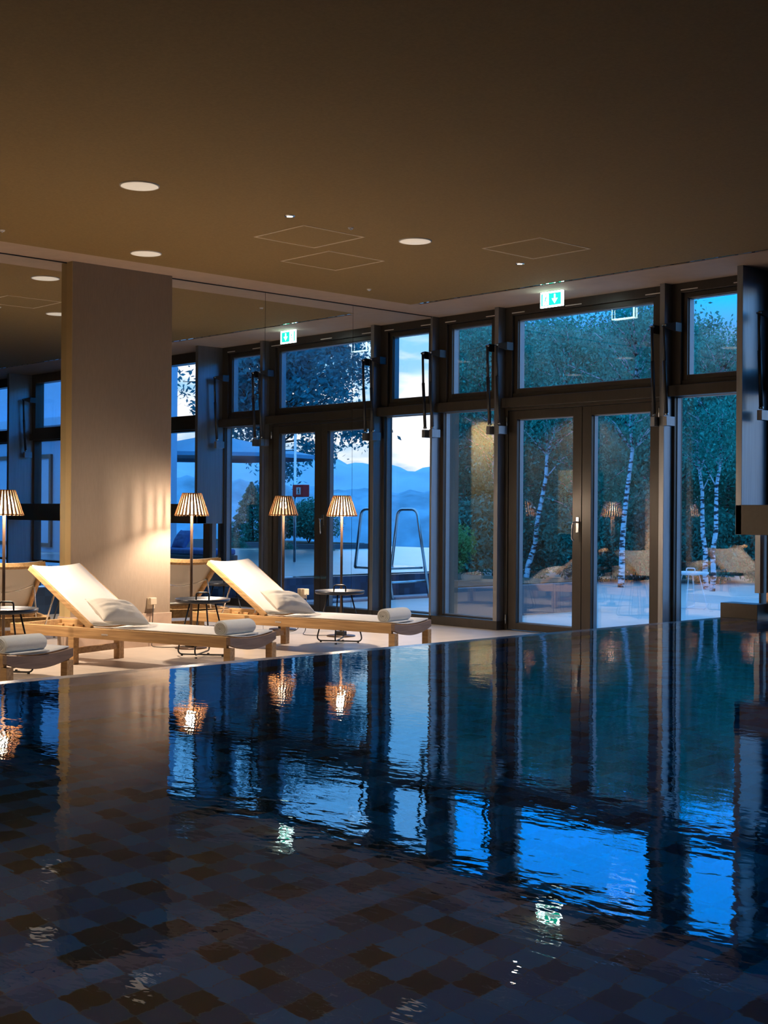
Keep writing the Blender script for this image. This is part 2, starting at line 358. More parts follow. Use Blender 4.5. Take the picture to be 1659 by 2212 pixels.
# room shell behind the camera; pier, panel and wash spots are added
MB().box(14,14.2,-12.2,0,-1.2,ZC+.12).build('wall_right', M['wallback'], label='dark brown wall on the far side of the pool', cat='wall', kind='structure')
MB().box(-.2,14.2,-12.4,-12.2,-1.2,ZC+.12).build('wall_back', M['wallback'], label='dark brown wall behind the pool', cat='wall', kind='structure')
pb = empty('wall_pier_added', (0,0,0), label='added beige pier behind the pool for the reflections in the glass', cat='pillar', kind='structure')  # added unseen pier, gives the glass a beige reflection
MB().box(10.15,10.85,-12.2,-12.0,-1.0,ZC).build('pier_body', M['cream'], pb)
np_ = empty('wall_panel_added', (0,0,0), label='added beige panel behind the pool for the reflections in the glass', cat='added panel', kind='structure')  # added unseen panel, also only for a reflection in the glass
MB().box(7.38,8.44,-12.2,-12.1,.68,2.02).build('panel', M['cream'], np_, bevel=.004)
for x in (10.5, 7.9):  # added spots out of view, light the added pier and panel
    d = empty('ceiling_spotlight', (x,-11.3,ZC), label='added unseen ceiling spotlight washing the '+('beige pier' if x > 9 else 'beige panel')+' behind the pool', cat='spotlight')
    MB().lathe([(.020,-.006),(.033,-.005),(.036,0)], 24).build('rim', M['alu'], d)
    L = bpy.data.lights.new('added_wash_light','SPOT'); L.energy = 130; L.color = (1,.80,.50); L.spot_size = R(125); L.spot_blend = .5; L.shadow_soft_size = .03
    lo = bpy.data.objects.new('added_wash_light', L); lo.location = (0,0,-.02); lo.rotation_euler = (R(-35),0,0); lo.parent = d; COL.objects.link(lo)
# pool
pw = empty('pool_basin', (0,0,0), label='raised pool basin lined with dark blue mosaic, running out under the facade', cat='pool', kind='structure')
MB().box(3.60,14,-12.2,12,-1.2,-.95).build('pool_bottom', M['mosaic'], pw)
MB().box(3.45,3.628,-12.2,12,-1.05,W-.012).build('pool_wall', M['poolwall'], pw)
for k, (x,y,rz,where) in enumerate(((13.95,-2.5,90,'nearest the facade'),(13.95,-5.5,90,'second from the facade'),(13.95,-8.5,90,'third from the facade'),(6.0,-12.15,0,'under the far left of the back wall'),(9.0,-12.15,0,'in the middle of the back wall'),(12.0,-12.15,0,'at the right of the back wall'))):  # added lamps out of view, brighten the pool bottom tiles
    d = empty('pool_fill_light', (x,y,-.25), R(rz), label='added unseen underwater lamp lighting the pool floor, '+where, cat='added light')
    MB().lathe([(0,.03),(.08,.03),(.10,.02),(.11,0)], 24, M=Matrix.Rotation(R(-90),4,'X')).build('lens', M['opal'], d)
    L = bpy.data.lights.new('pool_fill_source','SPOT'); L.energy = 250; L.color = (.12,.62,.85); L.spot_size = R(160); L.spot_blend = 1; L.shadow_soft_size = .08
    lo = bpy.data.objects.new('pool_fill_source', L); lo.location = (0,.06,0); lo.rotation_euler = (R(70),0,0); lo.parent = d; COL.objects.link(lo)
wt = MB(); wt.add([(3.628,.07,W),(14,.07,W),(14,12,W),(3.628,12,W)], [(0,1,2,3)])
wt.build('outdoor_pool_water', M['water_out'], label='pale rippled water of the outdoor pool', cat='water', kind='structure')
wt = MB(); wt.add([(3.628,-12.2,W),(14,-12.2,W),(14,.07,W),(3.628,.07,W)], [(0,1,2,3)])
wt.build('pool_water', M['water'], label='still dark pool water reflecting windows and lamps', cat='water', kind='structure')
# outdoors ground
MB().box(-30,3.45,.14,12,-.3,-.02).build('terrace_floor', M['terrace'], label='pale stone terrace outside the glass doors', cat='terrace', kind='structure')

# ------------------------------------------------------------------ facade
PIL = [(-.014,.014),(.8625,.913),(2.782,2.832)]
for i, (a, b) in enumerate(PIL):
    p = empty(f'trim_{i+1}', (0,0,0), label=['slim bronze pillar in the corner against the mirror','bronze pillar left of the glass double door','bronze pillar right of the glass double door'][i], cat='pillar', kind='structure')
    MB().box(max(a,.0005),b,-.1725,.10,.0,ZC).build('pillar', M['bronze2'], p, bevel=.0015)
    MB().box(max(a,.0005)-0,b+.006,-.178,-.05,.0,.088).build('foot', M['bronze'], p, bevel=.001)
def frame_rect(mb, x0,x1,z0,z1, w, y0,y1, wb=None, wt_=None):
    wb = wb or w; wt_ = wt_ or w
    mb.box(x0,x0+w,y0,y1,z0,z1); mb.box(x1-w,x1,y0,y1,z0,z1); mb.box(x0+w,x1-w,y0,y1,z0,z0+wb); mb.box(x0+w,x1-w,y0,y1,z1-wt_,z1)
def bay(idx, xa, xb, gu, label, lower=None, strips=(), vents=True):
    """xa..xb clear bay; gu = upper glass x range; lower = lower glass x range"""
    w = empty(f'window_{idx}', (0,0,0), label=label, cat='window', kind='structure')
    # upper opening sash
    m = MB(); m.box(xa,gu[0]-.045,-.075,.07,2.247,ZC); m.box(gu[1]+.045,xb,-.075,.07,2.247,ZC)
    m.box(gu[0]-.045,gu[1]+.045,-.075,.07,3.045,ZC); m.box(gu[0]-.045,gu[1]+.045,-.06,.07,2.247,2.29)
    m.build('upper_frame', M['bronze'], w, bevel=.002)
    m = MB(); frame_rect(m, gu[0]-.043,gu[1]+.043,2.291,3.043,.043,-.045,.05)
    m.build('sash', M['bronze'], w, bevel=.002)
    m = MB(); frame_rect(m, gu[0],gu[1],2.333,2.999,.007,-.02,.045)
    m.build('glazing_bead', M['bead'], w)
    MB().box(gu[0]+.003,gu[1]-.003,.0,.022,2.336,2.997).build('glass_pane', M['glass'], w)
    MB().box(xa,xb,-.13,.07,2.152,2.246).build('transom', M['bronze'], w, bevel=.003)
    for a, b in strips:
        MB().box(a,b,-.079,-.076,3.062,3.071).build('vent_slot', M['white'], w)
    if lower:
        m = MB(); m.box(xa,lower[0],-.05,.07,.0,2.152); m.box(lower[1],xb,-.05,.07,.0,2.152)
        m.box(lower[0],lower[1],-.05,.07,.0,.098)
        m.build('lower_frame', M['bronze'], w, bevel=.002)
        MB().box(lower[0]-.002,lower[1]+.002,.0,.022,.1,2.15).build('glass_pane', M['glass'], w)
        m = MB(); frame_rect(m, lower[0],lower[1],.098,2.152,.006,-.012,.04); m.build('glazing_bead', M['bead'], w)
        MB().box(xa,xb,-.1725,-.05,.0,.088).build('sill', M['bronze'], w, bevel=.002)
    return w
bay(1,.014,.8625,(.167,.708),'narrow tall window in the corner by the mirror', lower=(.058,.826), strips=((.10,.25),(.66,.80)))
w2 = bay(2,.913,2.782,(1.049,2.623),'wide upper window above the glass double door', strips=((1.0,1.16),(1.66,1.85),(2.56,2.74)))
bay(3,2.832,3.707,(2.977,3.551),'narrow tall window right of the double door', lower=(2.855,3.69), strips=((2.93,3.10),(3.45,3.6)))
# lock casing over the swim-out opening
lk = empty('trim_4', (0,0,0), label='deep bronze casing hanging over the swim-out opening at right', cat='casing', kind='structure')
MB().box(3.707,3.761,-.436,.07,.977,ZC).build('side_cheek', M['bronze2'], lk, bevel=.002)
MB().box(8.47,8.53,-.436,.07,.0,ZC).build('side_cheek', M['bronze2'], lk, bevel=.002)
MB().box(3.707,8.53,-.436,-.30,.977,1.215).build('bottom_band', M['bronze3'], lk, bevel=.003)
MB().box(3.735,3.785,-.19,-.13,W+.2,.977).build('post', M['bronze2'], lk, bevel=.002)
MB().box(3.800,4.02,-.12,-.10,.33,.977).build('reflector_panel', M['reflector'], lk)  # added polished panel imitating a strong glass reflection
MB().box(3.76,8.47,-.30,-.22,.977,1.02).build('soffit', M['bronze'], lk)
bx = empty('sluice_box', (3.69,-.27,W), label='dark bronze box at the pool edge under the hanging casing', cat='box')
MB().box(-.175,.165,-.075,.10,-.02,.118).build('body', M['bronze3'], bx, bevel=.003)
MB().box(-.165,.155,-.078,-.075,-.004,.002).build('joint', M['gasket'], bx)
# windows beyond the casing, seen in the mirror
def bay_simple(idx, xa, xb, label):
    w = empty(f'window_{idx}', (0,0,0), label=label, cat='window', kind='structure')
    m = MB(); frame_rect(m, xa,xb,2.247,ZC,.11,-.07,.07,.086,.13); m.build('upper_frame', M['bronze'], w, bevel=.002)
    MB().box(xa+.1,xb-.1,0,.022,2.32,3.01).build('glass_pane', M['glass'], w)
    MB().box(xa,xb,-.11,.07,2.152,2.247).build('transom', M['bronze'], w)
    m = MB(); frame_rect(m, xa,xb,.36,2.152,.05,-.05,.07,.03,.02); m.build('lower_frame', M['bronze'], w, bevel=.002)
    MB().box(xa+.045,xb-.045,0,.022,.38,2.14).build('glass_pane', M['glass'], w)
    return w
bay_simple(4,3.761,6.10,'window behind the hanging casing, next to the pillar'); bay_simple(5,6.10,8.47,'window behind the far end of the hanging casing')
bay_simple(6,8.53,11.2,'window past the hanging casing'); bay_simple(7,11.2,13.99,'last window toward the far wall')
# double door
dr = empty('door_1', (0,0,0), label='bronze framed glass double door to the terrace', cat='door', kind='structure')
m = MB(); m.box(.913,.955,-.075,.07,0,2.152); m.box(2.715,2.782,-.075,.07,0,2.152); m.box(.955,2.715,-.075,.07,2.125,2.152)
m.build('door_frame', M['bronze'], dr, bevel=.002)
for (xa, xb, g0, g1) in ((.957,1.850,1.059,1.746),(1.856,2.713,1.961,2.609)):
    lf = MB(); lf.box(xa,g0,-.06,.04,.008,2.122); lf.box(g1,xb,-.06,.04,.008,2.122); lf.box(g0,g1,-.06,.04,.008,.075); lf.box(g0,g1,-.06,.04,2.037,2.122)
    leaf = lf.build('door_leaf', M['bronze'], dr, bevel=.002)
    m = MB(); frame_rect(m, g0,g1,.075,2.037,.006,-.02,.03); m.build('glazing_bead', M['bead'], leaf)
    MB().box(g0+.001,g1-.001,.0,.022,.077,2.035).build('glass_pane', M['glass'], leaf)
hd = MB(); hd.box(1.795,1.825,-.068,-.06,.96,1.10)
hd.tube(fillet([(1.81,-.062,1.055),(1.81,-.115,1.055),(1.795,-.118,1.04),(1.785,-.118,.90),(1.80,-.10,.885)],.02), .009, 8)
hd.build('door_handle', M['steel'], dr)
for z in (.06,1.98):
    for x in (.95,2.72):
        MB().tube([(x,-.085,z),(x,-.085,z+.09)], .008, 8).build('hinge', M['steel'], dr)

# window actuators
def actuator(x, side, zt, label):
    a = empty('window_actuator', (x,-.08,0), label=label, cat='window actuator', group='pneumatic window openers beside the upper windows')
    s = side
    br = MB()   # pentagon plate from frame to tip
    pts = [(.0,0),(.05*s,0),(.05*s,-.10),(.0,-.175)]
    tip = (0,-.175)
    vs = []
    for y, z0, z1 in ((0,zt-.045,zt+.03),(-.09,zt-.045,zt+.03),(-.165,zt-.012,zt+.012)):
        vs += [(s*.055+(0 if y>-.1 else -s*.05),y,z0),(s*.055+(0 if y>-.1 else -s*.05),y,z1)]
    th = .012
    V = [(p[0]-th,p[1],p[2]) for p in vs]+[(p[0]+th,p[1],p[2]) for p in vs]
    F = [(0,2,3,1),(2,4,5,3),(6,7,9,8),(8,9,11,10),(0,6,8,2),(2,8,10,4),(1,3,9,7),(3,5,11,9),(4,10,11,5),(0,1,7,6)]
    br.add(V, F); br.build('bracket', M['blackmetal'], a)
    b = MB(); b.tube([(0,-.165,zt),(0,-.155,zt-.30)], .013, 10); b.tube([(0,-.155,zt-.30),(.0,-.125,2.0)], .017, 10)
    b.build('rod', M['blackmetal'], a)
    MB().tube([(-.02,-.165,zt),(.02,-.165,zt)], .010, 8).build('pivot', M['steel'], a)
    MB().tube([(-.016,-.125,1.995),(.016,-.125,1.995)], .012, 8).build('pivot', M['steel'], a)
    MB().box(-.022,.022,-.15,-.03,1.895,1.975).build('foot_mount', M['bronze2'], a, bevel=.002)
    return a
ZT = 2.75
actuator(.052,1,ZT,'black window opener in the corner, right of the mirror edge')
actuator(.835,-1,ZT,'black window opener on the left side of the pillar left of the door')
actuator(.955,1,ZT,'black window opener on the door side of the pillar left of the door')
actuator(2.752,-1,ZT,'black window opener on the door side of the pillar right of the door')
actuator(2.878,1,ZT,'black window opener right of the pillar right of the door')
actuator(3.63,-1,ZT,'black window opener on the left of the hanging casing')
a = actuator(3.84,1,ZT-.0,'black window opener inside the hanging casing at the right edge'); a.location.y = -.16
a = actuator(8.40,-1,ZT,'black window opener at the far end of the casing')

# exit sign
ex = empty('exit_sign', (1.871,-.525,2.985), label='lit green exit sign with running figure and arrow hanging over the door', cat='exit sign')
MB().box(-.131,.131,-.006,.006,0,.138).build('backing', M['exitwhite'], ex)
MB().box(-.118,.118,.0065,.009,.012,.126).build('back_cover', M['bronze'], ex)
fc = MB().box(-.118,.108,-.0085,-.006,.016,.124).build('green_face', M['exitgreen'], ex)
dm = MB(); dm.box(-.100,-.030,-.0105,-.0087,.022,.118); dm.build('doorway_symbol', M['exitwhite'], ex)
fg = MB(); fg.box(-.062,-.052,-.012,-.0107,.097,.108); fg.bar((-.060,-.0113,.094),(-.070,-.0113,.064),.011,.0012,up=(0,1,0)); fg.bar((-.070,-.0113,.064),(-.050,-.0113,.048),.007,.0012,up=(0,1,0)); fg.bar((-.050,-.0113,.048),(-.056,-.0113,.030),.007,.0012,up=(0,1,0)); fg.bar((-.070,-.0113,.064),(-.084,-.0113,.042),.007,.0012,up=(0,1,0)); fg.bar((-.060,-.0113,.090),(-.044,-.0113,.074),.005,.0012,up=(0,1,0)); fg.bar((-.062,-.0113,.090),(-.082,-.0113,.080),.005,.0012,up=(0,1,0))
fg.build('running_figure', M['exitgreen'], ex)
ar = MB(); ar.box(.030,.046,-.0105,-.0087,.07,.112); ar.add([(.005,-.0105,.074),(.071,-.0105,.074),(.038,-.0105,.030),(.005,-.0087,.074),(.071,-.0087,.074),(.038,-.0087,.030)], [(0,2,1),(3,4,5),(0,1,4,3),(1,2,5,4),(2,0,3,5)])
ar.build('arrow_symbol', M['exitwhite'], ex)
MB().box(-.13,.13,-.02,.02,.138,.1425).build('mount', M['alu'], ex)

# ------------------------------------------------------------------ lounger
def make_lounger():
    root = empty('sun_lounger', (0,0,0), cat='sun lounger', group='teak sun loungers by the mirrored wall')
    L, Wd, H = 2.03, .556, .279
    x0, x1 = -L, 0.0; hw = Wd/2; t = .032; rh = .078
    f = MB()
    for s in (-1,1):
        y = s*(hw-t/2); MB().box(x0,x1-.0,y-t/2,y+t/2,H-rh,H).build('side_rail', M['teak'], root, bevel=.004)
    MB().box(x0,x0+.03,-hw+t,hw-t,H-rh,H-.004).build('head_rail', M['teak'], root, bevel=.003)
    MB().box(x0+.60,x0+.63,-hw+t,hw-t,.075,.12).build('stretcher', M['teak'], root, bevel=.003)
    MB().box(x0+.86,x0+.89,-hw+t,hw-t,H-rh,H-.035).build('cross_rail', M['teak'], root, bevel=.003)
    # foot rail with arched underside, dipped top
    f = MB(); n = 14; vs = []; fs = []
    for i in range(n+1):
        u = -1+2*i/n; y = u*(hw-.001); top = H-.002-.022*(1-u*u); bot = H-.055-.050*(1-u*u)
        for x in (x1-.004, x1+.030): vs += [(x,y,bot),(x,y,top)]
    for i in range(n):
        a = i*4; b = a+4
        fs += [(a,b,b+1,a+1),(a+2,a+3,b+3,b+2),(a+1,b+1,b+3,a+3),(a,a+2,b+2,b)]
    fs += [(0,1,3,2),(n*4,n*4+2,n*4+3,n*4+1)]
    f.add(vs, fs); f.build('foot_rail', M['teakgrey'], root, bevel=.002, label='weathered greyish foot rail with arched underside')
    for s in (-1,1):
        for x in (x1+.003, x0+.615):
            y = s*(hw-.028)
            MB().box(x-.028,x+.028,y-.028,y+.028,0,H-rh+.0 if x > -.5 else H-.004).build('leg', M['teak'], root, bevel=.003)
    # seat sling
    hx = x0+.80
    def sheet(P0, P1, wid, sag, n1=14, n2=10, th=.006, lift=0.004):
        mb = MB(); vs = []; fs = []; P0, P1 = Vector(P0), Vector(P1); nrm = Vector((-(P1-P0).z,0,(P1-P0).x)).normalized()
        if nrm.z < 0: nrm = -nrm
        for k in (0,1):
            for i in range(n1+1):
                for j in range(n2+1):
                    u = -1+2*j/n2; p = P0.lerp(P1, i/n1) + Vector((0,u*wid,0)) - nrm*(sag*(1-u*u)) + nrm*(lift + (th if k else 0))
                    vs.append(p)
        w = n2+1; o = (n1+1)*w
        for i in range(n1):
            for j in range(n2):
                a = i*w+j; fs.append((a,a+w,a+w+1,a+1)); fs.append((o+a,o+a+1,o+a+w+1,o+a+w))
        for i in range(n1): fs.append((i*w,o+i*w,o+i*w+w,i*w+w)); fs.append((i*w+n2,i*w+w+n2,o+i*w+w+n2,o+i*w+n2))
        for j in range(n2): fs.append((j,j+1,o+j+1,o+j)); fs.append((n1*w+j,o+n1*w+j,o+n1*w+j+1,n1*w+j+1))
        return mb.add(vs, fs, smooth=True)
    sheet((hx-.01,0,H), (x1+.012,0,H), hw-.020, .022).build('seat_sling', M['sling'], root)
    # backrest
    top = Vector((x0+.19,0,.700)); bot = Vector((hx,0,H+.002))
    d = (top-bot).normalized(); nrm = Vector((-d.z,0,d.x)); nrm = nrm if nrm.z > 0 else -nrm
    for s in (-1,1): MB().bar(bot+Vector((0,s*(hw-.016),0)), top+Vector((0,s*(hw-.016),0)), .030, .040, up=nrm).build('backrest_stile', M['teak'], root, bevel=.004)
    # curved top rail
    tp = MB(); n = 12; vs = []; fs = []
    for i in range(n+1):
        u = -1+2*i/n; y = u*(hw-.002); sg = .016*(1-u*u)
        for a_, b_ in ((-.032,-.022),(-.032,.018),(.004,.018),(.004,-.022)):
            vs.append(top + d*a_ + nrm*(b_-sg) + Vector((0,y,0)))
    for i in range(n):
        a = i*4
        for k in range(4): fs.append((a+k,a+(k+1)%4,a+4+(k+1)%4,a+4+k))
    fs += [(3,2,1,0),(n*4,n*4+1,n*4+2,n*4+3)]
    tp.add(vs, fs); tp.build('top_rail', M['teak'], root, bevel=.003)
    sheet(bot+nrm*.012, top+nrm*.014+d*.003, hw-.022, .020).build('backrest_sling', M['sling'], root)
    # struts + curved bow
    mid = bot.lerp(top,.62) - nrm*.03
    for s in (-1,1):
        y = s*(hw-.05); MB().tube([(mid.x,y,mid.z),(x0+.30,y,H-.03)], .0065, 8).build('strut', M['alu'], root)
    pts = []
    for i in range(13):
        u = -1+2*i/12; pts.append(Vector((mid.x,u*(hw-.05),mid.z)) - d*(.10*(1-u*u)) - nrm*(.012*(1-u*u)))
    MB().tube(pts, .006, 8).build('back_bow', M['alu'], root)
    for s in (-1,1):   # notched blocks
        nb = MB(); y = s*(hw-t-.012)
        nb.box(x0+.40,x0+.80,y-.010,y+.010,H-.055,H-.010)
        for k in range(3): nb.box(x0+.45+k*.10,x0+.50+k*.10,y-.010,y+.010,H-.010,H+.016)
        nb.build('notch_block', M['teak'], root, bevel=.003)
    MB().box(-1.12,-1.06,-hw-.0012,-hw,H-.048,H-.036).build('maker_plate', M['alu'], root)
    return root
proto = make_lounger()
hwid = .278
def place_l(o, x, y, th, label):
    # x,y : near foot corner
    o.location = (x - (-math.sin(th))*(-1)*hwid*1 if False else x + (-math.sin(th))*hwid, y + math.cos(th)*hwid, 0)
    o.rotation_euler = (0,0,th); o['label'] = label; return o
LOUNG = [(2.196,-4.34,.297,'teak sun lounger with white sling in front of the taupe pier, holding pillow and towel'),
         (2.124,-2.722,.248,'teak sun lounger with white sling nearest the window corner, pillow and towel on it'),
         (2.275,-6.03,.28,'teak sun lounger at the left edge, only its foot end and rolled towel in view'),
         (2.30,-7.75,.28,'teak sun lounger standing past the left edge of the view')]
lounge = []
for i, (x,y,th,lab) in enumerate(LOUNG):
    o = proto if i == 0 else copy_tree(proto)
    place_l(o, x, y, th, lab); lounge.append(o)

# pillow
def pillow_mesh(seed):
    rr = random.Random(seed); n = 26; vs = []; fs = []
    A, B, T = .215, .150, .062
    for k in (1,-1):
        for i in range(n+1):
            for j in range(n+1):
                u = -1+2*i/n; v = -1+2*j/n
                e = max(0,(1-abs(u)**2.6))*max(0,(1-abs(v)**2.6)); z = k*T*(e**.55)
                x = u*A*(1-.10*(1-v*v)*abs(u)**3) ; y = v*B*(1-.10*(1-u*u)*abs(v)**3)
                wr = mnoise.noise(Vector((u*1.3+seed,v*5.0,k*2)))*.010*(1-.3*abs(u)) + mnoise.noise(Vector((u*6+seed,v*2.2,k*5)))*.006
                z += wr*e**.3
                vs.append((x,y,z))
    w = n+1; o = w*w
    for i in range(n):
        for j in range(n):
            a = i*w+j; fs.append((a,a+w,a+w+1,a+1)); fs.append((o+a,o+a+1,o+a+w+1,o+a+w))
    return MB().add(vs, fs, smooth=True)
from mathutils import Euler
def world_of(o, p): return Matrix.Translation(o.location) @ Matrix.Rotation(o.rotation_euler.z,4,'Z') @ Vector(p)
for i, lab in ((0,'cream linen pillow on the lounger before the taupe pier'),(1,'cream linen pillow on the lounger nearest the window corner'),(2,'cream linen pillow on the left edge lounger'),(3,'cream linen pillow on the lounger past the left edge')):
    lo = lounge[i]
    p = pillow_mesh(3+i).build('pillow', M['pillow'], label=lab, cat='pillow', group='linen pillows on the loungers')
    p.location = world_of(lo, (-1.165,-.05,.385))
    mt = Matrix.Rotation(lo.rotation_euler.z,3,'Z') @ Matrix.Rotation(R(30),3,'Y') @ Matrix.Rotation(R(76),3,'Z')
    p.rotation_euler = mt.to_euler()
# towel roll
def towel(name_label, loc, rz, Lt=.32, r=.058):
    t_ = empty('rolled_towel', loc, rz, label=name_label, cat='towel', group='rolled white towels on the loungers')
    # outer roll : flattened cylinder with soft ends
    mb = MB(); n = 30; rings = []
    prof = [(-.5,.80),(-.497,.93),(-.48,.985),(-.44,1.0),(-.2,1.01),(0,1.0),(.2,1.01),(.44,1.0),(.48,.985),(.497,.93),(.5,.80)]
    vs = []; fs = []
    for a, s in prof:
        for k in range(n):
            an = 2*math.pi*k/n; wob = 1+.03*math.sin(an*2+a*3)+.02*mnoise.noise(Vector((a*3,math.cos(an),math.sin(an))))
            vs.append((a*Lt, math.cos(an)*r*s*1.08*wob, r*.93+math.sin(an)*r*s*.93*wob))
    for i in range(len(prof)-1):
        for k in range(n): fs.append((i*n+k,i*n+(k+1)%n,(i+1)*n+(k+1)%n,(i+1)*n+k))
    mb.add(vs, fs, smooth=True)
    # inner caps slightly recessed
    for a, sgn in ((-.47,1),(.47,-1)):
        b = len(mb.v); mb.v.append((a*Lt,0,r*.93))
        ring = []
        for k in range(n):
            an = 2*math.pi*k/n; mb.v.append((a*Lt,math.cos(an)*r*.86,r*.93+math.sin(an)*r*.78)); ring.append(len(mb.v)-1)
        for k in range(n): mb.f.append((b,ring[k],ring[(k+1)%n]) if sgn > 0 else (b,ring[(k+1)%n],ring[k]))
    mb.build('roll', M['towel'], t_)
    # spiral layers at both ends
    for s in (-1,1):
        pts = []
        for k in range(90):
            an = k*.26; rad = r*(.10+.78*k/90); pts.append((s*(Lt*.497),math.cos(an)*rad*1.05,r*.93+math.sin(an)*rad*.90))
        MB().tube(pts, .0055, 6).build('fold', M['towel'], t_)
    MB().box(-Lt*.49,Lt*.49,-r*1.5,-r*.2,.001,.011).build('loose_edge', M['towel'], t_, bevel=.004)
    return t_
towel('rolled white towel on the foot of the lounger before the taupe pier', (2.058,-4.165,.274), R(104))
towel('rolled white towel on the foot of the lounger nearest the window corner', (1.955,-2.53,.274), R(104))
towel('rolled white towel on the left edge lounger', (2.165,-5.86,.274), R(104))
towel('rolled white towel on the lounger past the left edge', (2.18,-7.6,.274), R(104))

# ------------------------------------------------------------------ floor lamp
def make_lamp():
    r = empty('floor_lamp', (0,0,0), cat='floor lamp', group='slatted wooden floor lamps')
    MB().lathe([(0,.0),(.130,0),(.132,.005),(.130,.010),(0,.012)], 40).build('base', M['polebrown'], r)
    MB().box(-.05,.045,-.025,.03,.011,.048).build('driver_box', M['blackmetal'], r, bevel=.004)
    MB().tube([(0,0,.01),(0,0,1.10),(0,0,1.105),(0,0,1.24)], [.0115,.0115,.004,.004], 12).build('pole', M['polebrown'], r)
    sh = MB(); n = 26; rt, rb, zt, zb = .0755,.140,1.283,1.095
    for k in range(n):
        a = 2*math.pi*k/n; c_, s_ = math.cos(a), math.sin(a)
        sh.bar((rb*c_,rb*s_,zb),(rt*c_,rt*s_,zt), .0155, .009, up=(c_,s_,.3))
    shade = sh.build('lamp_shade', M['slatwood'], r)
    MB().tube([(rt*math.cos(a/18*math.pi)*.97,rt*math.sin(a/18*math.pi)*.97,zt-.004) for a in range(36)], .0045, 6, closed=True).build('top_ring', M['slatwood'], shade)
    MB().tube([(rb*math.cos(a/18*math.pi)*.965,rb*math.sin(a/18*math.pi)*.965,zb+.008) for a in range(36)], .0045, 6, closed=True).build('bottom_ring', M['slatwood'], shade)
    MB().lathe([(.128,1.10),(.0665,1.278)], 36).build('liner', M['liner'], shade)
    MB().lathe([(0,1.272),(.071,1.272),(.071,1.282),(0,1.284)], 30).build('top_cap', M['blackmetal'], shade)
    MB().lathe([(0,1.238),(.036,1.240),(.042,1.250),(.042,1.268),(0,1.270)], 24).build('bulb', M['bulb'], r)
    L = bpy.data.lights.new('lamp_light','POINT'); L.energy = 108; L.color = (1,.79,.59); L.shadow_soft_size = .035
    lo = bpy.data.objects.new('lamp_light', L); lo.location = (0,0,1.195); lo.parent = r; COL.objects.link(lo)
    return r
lamp = make_lamp()
for i, (x,y,lab) in enumerate(((.43,-3.40,'lit slatted floor lamp beside the taupe pier'),(.424,-1.742,'lit slatted floor lamp nearest the window corner'),(.47,-5.10,'lit slatted floor lamp at the left edge'),(.45,-6.8,'lit slatted floor lamp standing past the left edge'))):
    o = lamp if i == 0 else copy_tree(lamp)
    o.location = (x,y,0); o['label'] = lab
    o.rotation_euler = (0,0,.1*i)

# ------------------------------------------------------------------ tray side table
def make_table(met, tray_m, name='side_table'):
    r = empty(name, (0,0,0), cat='side table')
    MB().lathe([(0,.425),(.208,.425),(.213,.430),(.216,.452),(.212,.453),(.208,.436),(0,.433)], 48).build('tray', tray_m, r)
    MB().tube(fillet([(-.052,0,.432),(-.052,0,.497),(.052,0,.497),(.052,0,.432)],.022), .0065, 8).build('handle', met, r)
    for k in range(2):
        Mr = Matrix.Rotation(R(90*k),4,'Z'); z = .013 + .014*k
        pts = fillet([(-.10,0,.425),(-.205,0,z),(.205,0,z),(.10,0,.425)], .05)
        MB().tube(pts, .0065, 8, M=Mr).build('leg_frame', met, r)
    MB().tube([(.1*math.cos(a/12*math.pi),.1*math.sin(a/12*math.pi),.42) for a in range(24)], .006, 8, closed=True).build('top_ring', met, r)
    for k in range(4):
        a = R(90*k); MB().lathe([(0,0),(.010,0),(.010,.008),(0,.009)], 10, M=Matrix.Translation((.165*math.cos(a),.165*math.sin(a),0))).build('foot', met, r)
    return r
tb = make_table(M['blackmetal'], M['tray'])
TBL = ((.985,-3.68,'round black tray table between the taupe pier lamp and its lounger'),(.845,-2.13,'round black tray table beside the lamp nearest the window corner'),(1.02,-5.36,'round black tray table at the left edge'))
for i, (x,y,lab) in enumerate(TBL):
    o = tb if i == 0 else copy_tree(tb)
    o.location = (x,y,0); o.rotation_euler = (0,0,R(38)); o['label'] = lab; o['group'] = 'black tray tables between the loungers'
tw = make_table(M['traywhite'], M['traywhite'])
tw.location = (.31,4.0,-.02); tw.rotation_euler = (0,0,R(20)); tw['label'] = 'white tray table on the terrace outside the glass'

# sockets with cords
for (x,y,z,pts,lab) in ((.085,-3.57,.36,[(.125,-3.57,.37),(.125,-3.575,.2),(.125,-3.58,.03),(.18,-3.62,.006),(.30,-3.55,.006),(.38,-3.42,.008)],'beige wall socket with plug on the taupe pier'),
                    (.0,-1.841,.37,[(.05,-1.841,.37),(.05,-1.845,.2),(.05,-1.85,.03),(.12,-1.95,.006),(.26,-1.93,.006),(.37,-1.80,.008)],'beige wall socket with plug on the mirror behind the far lamp')):
    s_ = empty('wall_socket', (x,y,z), label=lab, cat='socket', group='sockets along the mirrored wall')
    MB().box(0,.012,-.036,.036,-.045,.045).build('plate', M['plugp'], s_, bevel=.002)
    MB().box(.012,.05,-.030,.030,-.010,.048).build('plug', M['plugp'], s_, bevel=.004)
    cpts = fillet(pts,.05,4)
    MB().tube([tuple(Vector(p)-Vector((x,y,z))) for p in cpts], .0035, 6).build('cord', M['cable'], s_)

